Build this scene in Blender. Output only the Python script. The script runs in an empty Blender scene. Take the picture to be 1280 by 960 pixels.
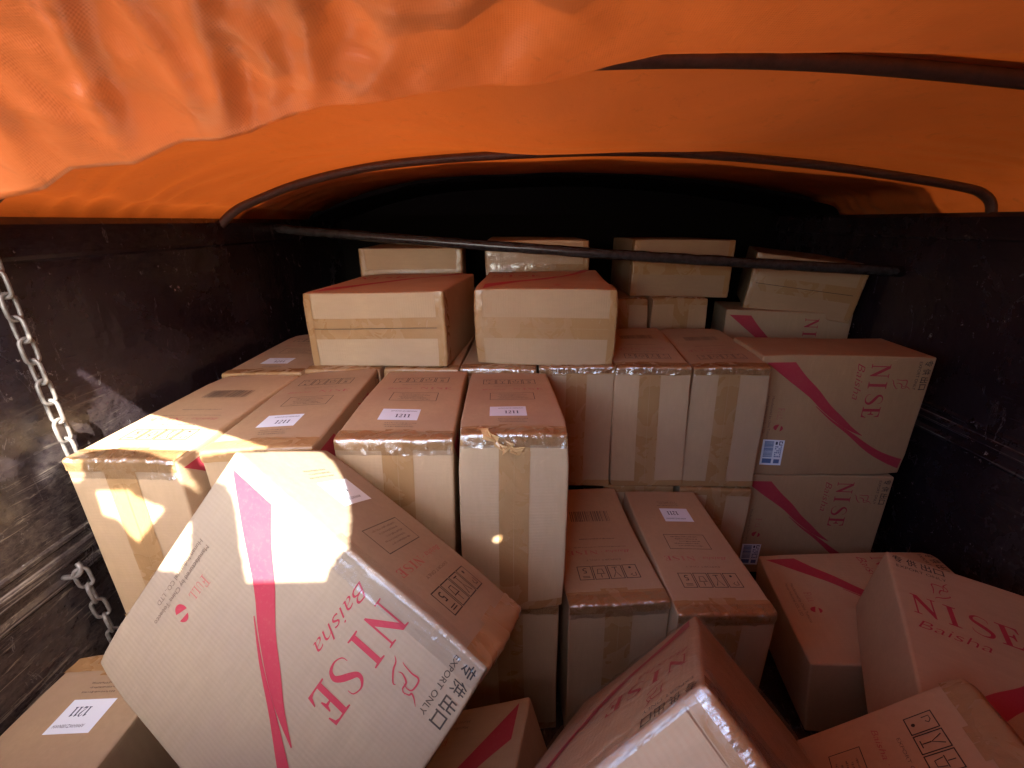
import bpy, bmesh, math, random
from mathutils import Vector, Matrix, noise
from mathutils.geometry import tessellate_polygon

S = bpy.context.scene
C = S.collection
rnd = random.Random(7)

# ------------------------------------------------------------------ camera
cam_d = bpy.data.cameras.new('camera')
cam_d.sensor_width = 36.0
cam_d.lens = 575.41 / 1280 * 36.0
cam_d.clip_start = 0.02
cam_d.clip_end = 500
cam = bpy.data.objects.new('camera', cam_d)
C.objects.link(cam)
R_, U_, F_ = Vector((1.0, -0.0027, -0.0077)), Vector((0.0082, 0.3336, 0.9427)), Vector((0.0, 0.9427, -0.3336))
R_.normalize()
U_ = (U_ - R_ * U_.dot(R_)).normalized()
B_ = R_.cross(U_)
cam.matrix_world = Matrix(((R_.x, U_.x, B_.x, 0), (R_.y, U_.y, B_.y, 0), (R_.z, U_.z, B_.z, 1.4235), (0, 0, 0, 1)))
S.camera = cam

# ------------------------------------------------------------------ light
AZ, EL = math.radians(20), math.radians(43.24)
w = bpy.data.worlds.new('World')
S.world = w
w.use_nodes = True
nt = w.node_tree
bg = nt.nodes['Background']
sky = nt.nodes.new('ShaderNodeTexSky')
sky.sky_type = 'NISHITA'
sky.sun_disc = False
sky.sun_elevation = EL
sky.sun_rotation = math.radians(160)
sky.air_density = 1.0
sky.dust_density = 1.5
sky.ozone_density = 1.0
nt.links.new(sky.outputs[0], bg.inputs[0])
bg.inputs[1].default_value = 0.15
sun_d = bpy.data.lights.new('sun', 'SUN')
sun_d.energy = 2.8
sun_d.angle = math.radians(0.5)
sun_d.color = (1.0, 0.965, 0.90)
sun = bpy.data.objects.new('sun', sun_d)
C.objects.link(sun)
SUN = Vector((-math.sin(AZ) * math.cos(EL), math.cos(AZ) * math.cos(EL), -math.sin(EL)))
sun.rotation_euler = SUN.to_track_quat('-Z', 'Y').to_euler()
sun.location = (2, -4, 6)
S.view_settings.view_transform = 'Standard'
S.view_settings.look = 'None'
S.view_settings.gamma = 1.0
S.view_settings.use_curve_mapping = False
S.view_settings.exposure = 3.72
S.cycles.max_bounces = 10
S.cycles.diffuse_bounces = 6
S.cycles.transparent_max_bounces = 12

# ------------------------------------------------------------------ materials
def mat(name, col, rough=0.7, spec=0.3, metal=0.0):
    m = bpy.data.materials.new(name)
    m.use_nodes = True
    b = m.node_tree.nodes['Principled BSDF']
    b.inputs['Base Color'].default_value = (*col, 1)
    b.inputs['Roughness'].default_value = rough
    b.inputs['Specular IOR Level'].default_value = spec
    b.inputs['Metallic'].default_value = metal
    return m, m.node_tree, b

def N(nt, t, **kw):
    n = nt.nodes.new(t)
    for k, v in kw.items():
        setattr(n, k, v)
    return n

def noise_tex(nt, vec, scale, detail=4, rough=0.6, dist=0.0, stretch=None):
    if stretch:
        mp = N(nt, 'ShaderNodeMapping')
        mp.inputs['Scale'].default_value = stretch
        nt.links.new(vec, mp.inputs['Vector'])
        vec = mp.outputs[0]
    n = N(nt, 'ShaderNodeTexNoise')
    nt.links.new(vec, n.inputs['Vector'])
    n.inputs['Scale'].default_value = scale
    n.inputs['Detail'].default_value = detail
    n.inputs['Roughness'].default_value = rough
    n.inputs['Distortion'].default_value = dist
    return n

def ramp(nt, fac, stops):
    r = N(nt, 'ShaderNodeValToRGB')
    while len(r.color_ramp.elements) < len(stops):
        r.color_ramp.elements.new(0.5)
    for e, (p, c) in zip(r.color_ramp.elements, stops):
        e.position = p
        e.color = c if len(c) == 4 else (*c, 1)
    nt.links.new(fac, r.inputs[0])
    return r

def mix(nt, fac, a, b, mode='MIX'):
    m = N(nt, 'ShaderNodeMix', data_type='RGBA', blend_type=mode)
    for sock, v in ((m.inputs[0], fac), (m.inputs[6], a), (m.inputs[7], b)):
        if hasattr(v, 'links') or hasattr(v, 'is_linked'):
            nt.links.new(v, sock)
        elif isinstance(v, (int, float)):
            sock.default_value = v
        else:
            sock.default_value = (*v, 1)
    return m.outputs[2]

def bump(nt, height, strength, dist, prev=None):
    b = N(nt, 'ShaderNodeBump')
    b.inputs['Strength'].default_value = strength
    b.inputs['Distance'].default_value = dist
    nt.links.new(height, b.inputs['Height'])
    if prev is not None:
        nt.links.new(prev, b.inputs['Normal'])
    return b.outputs[0]

def cardboard(name, base, dark):
    m, nt, b = mat(name, base, 0.72, 0.32)
    tc = N(nt, 'ShaderNodeTexCoord').outputs['Object']
    oi = N(nt, 'ShaderNodeObjectInfo')
    n1 = noise_tex(nt, tc, 5, 5, 0.65)
    n2 = noise_tex(nt, tc, 90, 3, 0.7, stretch=(1, 0.15, 1))
    c = mix(nt, ramp(nt, n1.outputs[0], [(0.3, (0, 0, 0)), (0.75, (1, 1, 1))]).outputs[0], base, dark)
    c = mix(nt, ramp(nt, n2.outputs[0], [(0.35, (0.55,) * 3), (0.7, (0, 0, 0))]).outputs[0], c,
            tuple(x * 0.82 for x in base))
    tint = ramp(nt, oi.outputs['Random'], [(0, (0.90, 0.86, 0.82)), (0.5, (1, 1, 1)), (1, (1.05, 0.99, 0.92))])
    c = mix(nt, 1.0, c, tint.outputs[0], 'MULTIPLY')
    c = mix(nt, 1.0, c, oi.outputs['Color'], 'MULTIPLY')   # per-carton tint, darkens cartons that sit in shade
    # scuffs
    n3 = noise_tex(nt, tc, 14, 6, 0.75, 1.5)
    sc = ramp(nt, n3.outputs[0], [(0.64, (0, 0, 0)), (0.78, (0.45,) * 3)])
    c = mix(nt, sc.outputs[0], c, tuple(min(1, x * 1.25) for x in base))
    nt.links.new(c, b.inputs['Base Color'])
    wv = N(nt, 'ShaderNodeTexWave', wave_type='BANDS', bands_direction='Y')
    nt.links.new(tc, wv.inputs['Vector'])
    wv.inputs['Scale'].default_value = 38
    wv.inputs['Distortion'].default_value = 2.0
    wv.inputs['Detail Scale'].default_value = 2.0
    big = noise_tex(nt, tc, 7, 3, 0.5)
    nb = bump(nt, wv.outputs['Fac'], 0.10, 0.002)
    nb = bump(nt, big.outputs[0], 0.35, 0.012, nb)
    nb = bump(nt, n2.outputs[0], 0.08, 0.001, nb)
    nt.links.new(nb, b.inputs['Normal'])
    rg = ramp(nt, n1.outputs[0], [(0.3, (0.55,) * 3), (0.8, (0.8,) * 3)])
    nt.links.new(rg.outputs[0], b.inputs['Roughness'])
    return m

KRAFT = (0.475, 0.33, 0.188)
M_CARD = cardboard('kraft_cardboard', KRAFT, (0.39, 0.265, 0.175))

def tape_mat():
    m, nt, b = mat('brown_packing_tape', (0.30, 0.165, 0.06), 0.22, 0.5)
    tc = N(nt, 'ShaderNodeTexCoord').outputs['Object']
    n1 = noise_tex(nt, tc, 12, 4, 0.6)
    c = mix(nt, n1.outputs[0], (0.315, 0.178, 0.076), (0.355, 0.205, 0.092))
    nt.links.new(c, b.inputs['Base Color'])
    n2 = noise_tex(nt, tc, 45, 5, 0.7, 2.0)
    n3 = noise_tex(nt, tc, 9, 3, 0.6, 1.0)
    nb = bump(nt, n2.outputs[0], 0.22, 0.003)
    nb = bump(nt, n3.outputs[0], 0.25, 0.008, nb)
    nt.links.new(nb, b.inputs['Normal'])
    nt.links.new(ramp(nt, n3.outputs[0], [(0.35, (0.2,) * 3), (0.65, (0.32,) * 3)]).outputs[0], b.inputs['Roughness'])
    return m
M_TAPE = tape_mat()

def film_mat(lo, hi, fine=1.0):
    m = bpy.data.materials.new('clear_plastic_film')
    m.use_nodes = True
    nt = m.node_tree
    nt.nodes.clear()
    out = N(nt, 'ShaderNodeOutputMaterial')
    tr = N(nt, 'ShaderNodeBsdfTransparent')
    tr.inputs[0].default_value = (0.93, 0.93, 0.94, 1)
    gl = N(nt, 'ShaderNodeBsdfGlossy')
    gl.inputs['Color'].default_value = (0.95, 0.96, 1.0, 1)
    gl.inputs['Roughness'].default_value = 0.13
    mx = N(nt, 'ShaderNodeMixShader')
    tc = N(nt, 'ShaderNodeTexCoord').outputs['Object']
    n1 = noise_tex(nt, tc, 14, 4, 0.55, 1.2, (1, 0.22, 1))
    n2 = noise_tex(nt, tc, 60, 4, 0.65, 2.5)
    nb = bump(nt, n1.outputs[0], 0.7, 0.02)
    nb = bump(nt, n2.outputs[0], 0.35 * fine, 0.004 * fine * fine, nb)
    nt.links.new(nb, gl.inputs['Normal'])
    fr = N(nt, 'ShaderNodeLayerWeight')
    fr.inputs['Blend'].default_value = 0.5
    pw = N(nt, 'ShaderNodeMath', operation='POWER')
    nt.links.new(fr.outputs['Facing'], pw.inputs[0])
    pw.inputs[1].default_value = 4.0
    ma = N(nt, 'ShaderNodeMath', operation='MULTIPLY_ADD')
    nt.links.new(pw.outputs[0], ma.inputs[0])
    ma.inputs[1].default_value = hi
    ma.inputs[2].default_value = lo
    nt.links.new(ma.outputs[0], mx.inputs[0])
    nt.links.new(tr.outputs[0], mx.inputs[1])
    nt.links.new(gl.outputs[0], mx.inputs[2])
    nt.links.new(mx.outputs[0], out.inputs[0])
    return m
M_FILM = film_mat(.045, .35, 0.5)
M_GLINT = film_mat(.20, .5)
M_GLINT.name = 'crinkled_clear_tape'

def ink(name, col, wear=0.35, rough=0.55):
    m, nt, b = mat(name, col, rough, 0.2)
    tc = N(nt, 'ShaderNodeTexCoord').outputs['Object']
    n1 = noise_tex(nt, tc, 130, 4, 0.75)
    n2 = noise_tex(nt, tc, 9, 3, 0.6)
    f = ramp(nt, n1.outputs[0], [(0.52, (0, 0, 0)), (0.75, (wear,) * 3)])
    c = mix(nt, f.outputs[0], col, KRAFT)
    c = mix(nt, ramp(nt, n2.outputs[0], [(0.45, (0, 0, 0)), (0.8, (wear * .7,) * 3)]).outputs[0], c, KRAFT)
    nt.links.new(c, b.inputs['Base Color'])
    return m
M_RED = ink('crimson_ink', (0.37, 0.036, 0.055), 0.08, 0.65)
M_PALERED = ink('faded_red_ink', (0.38, 0.10, 0.09), 0.6)
M_BLACK = ink('black_ink', (0.035, 0.028, 0.024), 0.2)
M_GREY = ink('faded_grey_ink', (0.14, 0.095, 0.07), 0.5)
M_WHITE, _nt, _b = mat('white_sticker_paper', (0.74, 0.80, 0.88), 0.5, 0.4)
M_NAVY, _nt, _b = mat('navy_sticker_ink', (0.03, 0.045, 0.10), 0.5, 0.3)
M_BLUE, _nt, _b = mat('blue_sticker_ink', (0.10, 0.17, 0.36), 0.5, 0.3)

def tarp_mat(name, base, trans, tfac):
    m, nt, b = mat(name, base, 0.35, 0.8)
    out = nt.nodes['Material Output']
    tc = N(nt, 'ShaderNodeTexCoord').outputs['Object']
    n1 = noise_tex(nt, tc, 3.5, 5, 0.65, 0.6)
    n2 = noise_tex(nt, tc, 26, 5, 0.7, 0.5)
    c = mix(nt, ramp(nt, n1.outputs[0], [(0.3, (0, 0, 0)), (0.75, (1, 1, 1))]).outputs[0], base, tuple(x * 0.72 for x in base))
    c = mix(nt, ramp(nt, n2.outputs[0], [(0.58, (0, 0, 0)), (0.74, (0.6,) * 3)]).outputs[0], c, tuple(x * 0.45 for x in base))
    # thin scratches and crease marks
    n4 = noise_tex(nt, tc, 3, 3, 0.5, 3.5, (6, 30, 6))
    c = mix(nt, ramp(nt, n4.outputs[0], [(0.70, (0, 0, 0)), (0.73, (0.35,) * 3), (0.76, (0, 0, 0))]).outputs[0], c, tuple(x * 0.4 for x in base))
    nt.links.new(c, b.inputs['Base Color'])
    # woven scrim relief
    w1 = N(nt, 'ShaderNodeTexWave', wave_type='BANDS', bands_direction='X')
    w2 = N(nt, 'ShaderNodeTexWave', wave_type='BANDS', bands_direction='Y')
    for q in (w1, w2):
        nt.links.new(tc, q.inputs['Vector'])
        q.inputs['Scale'].default_value = 95
        q.inputs['Distortion'].default_value = 0.6
    ad = N(nt, 'ShaderNodeMath', operation='ADD')
    nt.links.new(w1.outputs['Fac'], ad.inputs[0])
    nt.links.new(w2.outputs['Fac'], ad.inputs[1])
    nb = bump(nt, ad.outputs[0], 0.09, 0.0014)
    n3 = noise_tex(nt, tc, 16, 4, 0.6, 0.8)
    nb = bump(nt, n3.outputs[0], 0.25, 0.006, nb)
    nt.links.new(nb, b.inputs['Normal'])
    tl = N(nt, 'ShaderNodeBsdfTranslucent')
    tl.inputs[0].default_value = (*trans, 1)
    nt.links.new(nb, tl.inputs['Normal'])
    mx = N(nt, 'ShaderNodeMixShader')
    # translucency drops toward the right flank: shade put into the material, edge broken by noise
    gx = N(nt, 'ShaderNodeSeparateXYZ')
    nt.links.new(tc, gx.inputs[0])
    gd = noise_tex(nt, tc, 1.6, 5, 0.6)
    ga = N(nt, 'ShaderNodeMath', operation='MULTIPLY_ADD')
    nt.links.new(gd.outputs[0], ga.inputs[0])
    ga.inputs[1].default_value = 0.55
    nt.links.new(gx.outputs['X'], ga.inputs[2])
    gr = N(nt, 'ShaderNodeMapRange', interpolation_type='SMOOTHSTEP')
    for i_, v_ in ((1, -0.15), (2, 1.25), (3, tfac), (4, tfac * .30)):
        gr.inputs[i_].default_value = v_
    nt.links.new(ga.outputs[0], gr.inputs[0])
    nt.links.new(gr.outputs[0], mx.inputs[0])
    nt.links.new(b.outputs[0], mx.inputs[1])
    nt.links.new(tl.outputs[0], mx.inputs[2])
    nt.links.new(mx.outputs[0], out.inputs[0])
    return m
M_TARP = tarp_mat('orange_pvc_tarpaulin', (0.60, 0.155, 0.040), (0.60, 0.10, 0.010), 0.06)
M_DARKTARP = tarp_mat('black_canvas', (0.006, 0.005, 0.005), (0.01, 0.005, 0.004), 0.02)
M_DARKTARP.node_tree.nodes['Principled BSDF'].inputs['Roughness'].default_value = 0.9
M_DARKTARP.node_tree.nodes['Principled BSDF'].inputs['Specular IOR Level'].default_value = 0.1

def wall_mat():
    m, nt, b = mat('scuffed_black_paint', (0.02, 0.017, 0.017), 0.3, 0.55)
    tc = N(nt, 'ShaderNodeTexCoord').outputs['Object']
    n1 = noise_tex(nt, tc, 2.2, 6, 0.7, 0.4)
    c = mix(nt, ramp(nt, n1.outputs[0], [(0.35, (0, 0, 0)), (0.7, (1, 1, 1))]).outputs[0], (0.010, 0.006, 0.011), (0.026, 0.017, 0.021))
    # long horizontal scrapes and rubbed-in dust, worst low down near the tail where cargo is dragged in
    sx = N(nt, 'ShaderNodeSeparateXYZ')
    nt.links.new(tc, sx.inputs[0])
    def rng(sock, a0, a1):
        r_ = N(nt, 'ShaderNodeMapRange', interpolation_type='SMOOTHSTEP')
        for i_, v_ in ((1, a0), (2, a1), (3, 0.0), (4, 1.0)):
            r_.inputs[i_].default_value = v_
        nt.links.new(sock, r_.inputs[0])
        return r_.outputs[0]
    def mul(p_, q_):
        m_ = N(nt, 'ShaderNodeMath', operation='MULTIPLY')
        nt.links.new(p_, m_.inputs[0])
        nt.links.new(q_, m_.inputs[1])
        return m_.outputs[0]
    zone = mul(rng(sx.outputs['Z'], 1.22, .70), rng(sx.outputs['Y'], 1.55, .75))
    n2 = noise_tex(nt, tc, 1.0, 8, 0.75, 0.6, (46, 6, 90))
    band = noise_tex(nt, tc, 3.0, 4, 0.65)
    bm = ramp(nt, band.outputs[0], [(0.35, (0, 0, 0)), (0.60, (1, 1, 1))])
    grain = noise_tex(nt, tc, 75, 6, 0.8, 0.4, (1, .55, 1))
    dust = mul(mul(zone, bm.outputs[0]), ramp(nt, grain.outputs[0], [(0.40, (.25,) * 3), (0.62, (1, 1, 1))]).outputs[0])
    c = mix(nt, dust, c, (0.105, 0.082, 0.066))
    s = ramp(nt, n2.outputs[0], [(0.56, (0, 0, 0)), (0.68, (.8,) * 3)])
    sm = mul(s.outputs[0], zone)
    c = mix(nt, sm, c, (0.36, 0.30, 0.23))
    # paint rubbed through to bright steel along the crests of the swage ribs
    zr = N(nt, 'ShaderNodeMapRange')
    for i_, v_ in ((1, .60), (2, .75), (3, 0.0), (4, 1.0)):
        zr.inputs[i_].default_value = v_
    nt.links.new(sx.outputs['Z'], zr.inputs[0])
    K0, K1 = (0, 0, 0), (1, 1, 1)
    rb = ramp(nt, zr.outputs[0], [(.160, K0), (.178, K1), (.192, K0), (.470, K0), (.486, K1), (.500, K0), (.625, K0), (.642, K1), (.655, K0)])
    rn = noise_tex(nt, tc, 6, 4, 0.7, 0.3, (1, 1, .1))
    rw = mul(rb.outputs[0], ramp(nt, rn.outputs[0], [(.40, (.1,) * 3), (.58, K1)]).outputs[0])
    c = mix(nt, rw, c, (0.30, 0.26, 0.22))
    # diagonal scratches
    n5 = noise_tex(nt, tc, 1.5, 4, 0.6, 1.2, (10, 14, 4))
    s5 = ramp(nt, n5.outputs[0], [(0.650, (0, 0, 0)), (0.658, (.9,) * 3), (0.666, (0, 0, 0))])
    c = mix(nt, s5.outputs[0], c, (0.17, 0.155, 0.15))
    # chipped flecks
    n3 = noise_tex(nt, tc, 38, 5, 0.8)
    n3b = noise_tex(nt, tc, 5, 2, 0.5)
    fl = ramp(nt, n3.outputs[0], [(0.62, (0, 0, 0)), (0.66, (1, 1, 1))])
    fb = ramp(nt, n3b.outputs[0], [(0.53, (0, 0, 0)), (0.66, (1, 1, 1))])
    fm = N(nt, 'ShaderNodeMath', operation='MULTIPLY')
    nt.links.new(fl.outputs[0], fm.inputs[0])
    nt.links.new(fb.outputs[0], fm.inputs[1])
    c = mix(nt, fm.outputs[0], c, (0.34, 0.30, 0.27))
    nt.links.new(c, b.inputs['Base Color'])
    nt.links.new(ramp(nt, n1.outputs[0], [(0.3, (0.14,) * 3), (0.75, (0.38,) * 3)]).outputs[0], b.inputs['Roughness'])
    n4 = noise_tex(nt, tc, 4, 4, 0.55)
    nb = bump(nt, n4.outputs[0], 0.6, 0.03)
    nb = bump(nt, n3.outputs[0], 0.25, 0.003, nb)
    nb = bump(nt, n2.outputs[0], 0.2, 0.003, nb)
    nt.links.new(nb, b.inputs['Normal'])
    return m
M_WALL = wall_mat()

def steel(name, c1, c2, metal, r):
    m, nt, b = mat(name, c1, r, 0.5, metal)
    tc = N(nt, 'ShaderNodeTexCoord').outputs['Object']
    n1 = noise_tex(nt, tc, 40, 5, 0.7)
    nt.links.new(mix(nt, ramp(nt, n1.outputs[0], [(0.35, (0, 0, 0)), (0.65, (1, 1, 1))]).outputs[0], c1, c2), b.inputs['Base Color'])
    nt.links.new(bump(nt, n1.outputs[0], 0.4, 0.002), b.inputs['Normal'])
    return m
M_CHAIN = steel('dull_galvanised_steel', (0.24, 0.22, 0.20), (0.13, 0.11, 0.095), 0.3, 0.42)
M_BOW = steel('rusty_brown_steel', (0.105, 0.055, 0.042), (0.06, 0.034, 0.028), 0.1, 0.5)
M_BAR = steel('chipped_black_bar_paint', (0.018, 0.017, 0.019), (0.05, 0.048, 0.052), 0.2, 0.25)
M_CRUMPLE, _nt, _b = mat('torn_tan_tape', (0.50, 0.30, 0.13), 0.25, 0.5)
M_HOLE, _nt, _b = mat('dark_flap_slit', (0.008, 0.006, 0.005), 0.9, 0.1)

# ------------------------------------------------------------------ helpers
def link(name, me, m, parent=None):
    o = bpy.data.objects.new(name, me)
    C.objects.link(o)
    if m is not None:
        for q in (m if isinstance(m, (list, tuple)) else [m]):
            me.materials.append(q)
    if parent is not None:
        o.parent = parent
    return o

def mesh_from(name, verts, faces, smooth=True, mats=None):
    me = bpy.data.meshes.new(name)
    me.from_pydata([tuple(v) for v in verts], [], faces)
    if mats:
        me.polygons.foreach_set('material_index', mats)
    me.polygons.foreach_set('use_smooth', [smooth] * len(me.polygons))
    me.update()
    return me

def tag(o, label, cat, group=None):
    o['label'] = label
    o['category'] = cat
    if group:
        o['group'] = group

def empty(name, loc, rot=None):
    o = bpy.data.objects.new(name, None)
    o.empty_display_size = 0.05
    o.location = loc
    if rot is not None:
        o.rotation_euler = rot.to_euler()
    C.objects.link(o)
    return o

def grid(fn, us, vs, flip=False):
    verts = [fn(u, v) for u in us for v in vs]
    n = len(vs)
    faces = []
    for i in range(len(us) - 1):
        for j in range(n - 1):
            f = (i * n + j, (i + 1) * n + j, (i + 1) * n + j + 1, i * n + j + 1)
            faces.append(f[::-1] if flip else f)
    return verts, faces

def lin(a, b, n):
    return [a + (b - a) * i / (n - 1) for i in range(n)]

def interp(tab, x):
    if x <= tab[0][0]:
        return tab[0][1]
    for (x0, y0), (x1, y1) in zip(tab, tab[1:]):
        if x <= x1:
            t = (x - x0) / (x1 - x0)
            return y0 + (y1 - y0) * t
    return tab[-1][1]

def sstep(a, b, x):
    t = max(0, min(1, (x - a) / (b - a)))
    return t * t * (3 - 2 * t)

def box_mesh(name, x0, x1, y0, y1, z0, z1, bev=0.004):
    bm = bmesh.new()
    bmesh.ops.create_cube(bm, size=1)
    for v in bm.verts:
        v.co = Vector((x0 + (v.co.x + .5) * (x1 - x0), y0 + (v.co.y + .5) * (y1 - y0), z0 + (v.co.z + .5) * (z1 - z0)))
    if bev:
        bmesh.ops.bevel(bm, geom=bm.edges[:], offset=bev, segments=2, affect='EDGES')
    me = bpy.data.meshes.new(name)
    bm.to_mesh(me)
    bm.free()
    return me

def tube(pts, r, seg=10, closed=False, flat=1.0):
    """swept tube along points -> verts, faces"""
    verts, faces = [], []
    n = len(pts)
    up0 = Vector((0, 1, 0))
    for i, q in enumerate(pts):
        a = pts[(i - 1) % n] if closed or i > 0 else pts[i]
        b = pts[(i + 1) % n] if closed or i < n - 1 else pts[i]
        t = (Vector(b) - Vector(a)).normalized()
        s = t.cross(up0)
        if s.length < 1e-3:
            s = t.cross(Vector((1, 0, 0)))
        s.normalize()
        k = t.cross(s)
        for j in range(seg):
            an = 2 * math.pi * j / seg
            verts.append(Vector(q) + s * math.cos(an) * r * flat + k * math.sin(an) * r)
    m = n if closed else n - 1
    for i in range(m):
        for j in range(seg):
            a, b = i * seg + j, i * seg + (j + 1) % seg
            c, d = ((i + 1) % n) * seg + (j + 1) % seg, ((i + 1) % n) * seg + j
            faces.append((a, b, c, d))
    if not closed:
        faces.append(tuple(range(seg))[::-1])
        faces.append(tuple((n - 1) * seg + j for j in range(seg)))
    return verts, faces

# ------------------------------------------------------------------ lettering (flat outlines, turned into triangles once)
_cache = {}
def text2d(s, shear=0.0, bold=0.0, spacing=1.0):
    """-> (pts, tris) with cap height 1, starting at x=0"""
    key = (s, shear, bold, spacing)
    if key in _cache:
        return _cache[key]
    cu = bpy.data.curves.new('lettering', 'FONT')
    cu.body = s
    cu.size = 1.0
    cu.shear = shear
    cu.offset = bold
    cu.space_character = spacing
    cu.resolution_u = 3
    o = bpy.data.objects.new('lettering', cu)
    C.objects.link(o)
    dg = bpy.context.evaluated_depsgraph_get()
    me = o.evaluated_get(dg).to_mesh()
    me.calc_loop_triangles()
    pts = [(v.co.x, v.co.y) for v in me.vertices]
    tris = [tuple(t.vertices) for t in me.loop_triangles]
    o.evaluated_get(dg).to_mesh_clear()
    bpy.data.objects.remove(o)
    bpy.data.curves.remove(cu)
    if pts:
        x0 = min(p[0] for p in pts)
        hgt = 0.73
        pts = [((p[0] - x0) / hgt, p[1] / hgt) for p in pts]
    _cache[key] = (pts, tris)
    return _cache[key]

def poly2d(pts):
    t = tessellate_polygon([[Vector((p[0], p[1], 0)) for p in pts]])
    return list(pts), [tuple(q) for q in t]

def strip2d(center, widths):
    """thick stroke along 2D points"""
    L, Rr = [], []
    n = len(center)
    for i in range(n):
        a, b = center[max(0, i - 1)], center[min(n - 1, i + 1)]
        dx, dy = b[0] - a[0], b[1] - a[1]
        l = math.hypot(dx, dy) or 1
        nx, ny = -dy / l, dx / l
        h = widths[i] / 2
        L.append((center[i][0] + nx * h, center[i][1] + ny * h))
        Rr.append((center[i][0] - nx * h, center[i][1] - ny * h))
    pts = L + Rr
    tris = []
    for i in range(n - 1):
        tris += [(i, n + i, n + i + 1), (i, n + i + 1, i + 1)]
    return pts, tris

def catmull(pts, k=5):
    out = []
    n = len(pts)
    for i in range(n - 1):
        p0, p1, p2, p3 = pts[max(0, i - 1)], pts[i], pts[i + 1], pts[min(n - 1, i + 2)]
        for j in range(k):
            t = j / k
            out.append(tuple(0.5 * (2 * p1[a] + (p2[a] - p0[a]) * t + (2 * p0[a] - 5 * p1[a] + 4 * p2[a] - p3[a]) * t * t
                                    + (3 * p1[a] - p0[a] - 3 * p2[a] + p3[a]) * t ** 3) for a in range(len(p1))))
    out.append(pts[-1])
    return out

GL = {
    'N': (poly2d([(0, 0), (.26, 0), (.26, .035), (.165, .055), (.165, .80), (.665, 0), (.72, 0), (.72, .945), (.82, .965), (.82, 1), (.56, 1), (.56, .965), (.665, .945), (.665, .33), (.24, 1), (0, 1), (0, .965), (.11, .945), (.11, .055), (0, .035)]), .90),
    'I': (poly2d([(0, 0), (.42, 0), (.42, .04), (.30, .06), (.30, .94), (.42, .96), (.42, 1), (0, 1), (0, .96), (.12, .94), (.12, .06), (0, .04)]), .50),
    'E': (poly2d([(0, 0), (.66, 0), (.71, .28), (.67, .28), (.57, .09), (.45, .05), (.30, .05), (.30, .48), (.42, .47), (.47, .35), (.51, .35), (.51, .67), (.47, .67), (.42, .55), (.30, .53), (.30, .95), (.45, .95), (.56, .91), (.62, .74), (.66, .74), (.64, 1), (0, 1), (0, .96), (.12, .94), (.12, .06), (0, .04)]), .75),
    'F': (poly2d([(0, 0), (.42, 0), (.42, .04), (.26, .06), (.26, .48), (.42, .47), (.47, .35), (.51, .35), (.51, .67), (.47, .67), (.42, .55), (.26, .53), (.26, .95), (.45, .95), (.56, .91), (.62, .74), (.66, .74), (.64, 1), (0, 1), (0, .96), (.14, .94), (.14, .06), (0, .04)]), .74),
    'L': (poly2d([(0, 0), (.66, 0), (.71, .3), (.67, .3), (.57, .09), (.45, .05), (.26, .05), (.26, .94), (.40, .96), (.40, 1), (0, 1), (0, .96), (.14, .94), (.14, .06), (0, .04)]), .76),
    '1': (poly2d([(.08, 0), (.54, 0), (.54, .06), (.41, .08), (.41, 1), (.31, 1), (.04, .86), (.04, .78), (.20, .83), (.20, .08), (.08, .05)]), .60),
}
_sp = catmull([(.55, .74, .015), (.52, .90, .03), (.30, .975, .045), (.13, .86, .09), (.12, .70, .13), (.28, .56, .17), (.45, .43, .17), (.57, .27, .14), (.50, .09, .09), (.28, .025, .045), (.08, .12, .03), (.04, .28, .015)], 4)
GL['S'] = (strip2d([(q[0], q[1]) for q in _sp], [max(.01, q[2]) for q in _sp]), .72)
_sp = catmull([(.06, .74, .05), (.12, .92, .05), (.32, .98, .06), (.47, .82, .12), (.42, .58, .12), (.22, .28, .07), (.06, .05, .05), (.26, .06, .11), (.46, .06, .11), (.54, .22, .04)], 4)
GL['2'] = (strip2d([(q[0], q[1]) for q in _sp], [max(.01, q[2] * 1.45) for q in _sp]), .64)
_sp = catmull([(.10, 1.0, .05), (.10, .5, .08), (.12, .15, .08), (.32, .02, .06), (.52, .15, .05), (.54, .5, .04), (.54, 1.0, .04)], 4)
GL['U'] = (strip2d([(q[0], q[1]) for q in _sp], [max(.01, q[2]) for q in _sp]), .70)

# ------------------------------------------------------------------ cartons
RAD = 0.006

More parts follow.
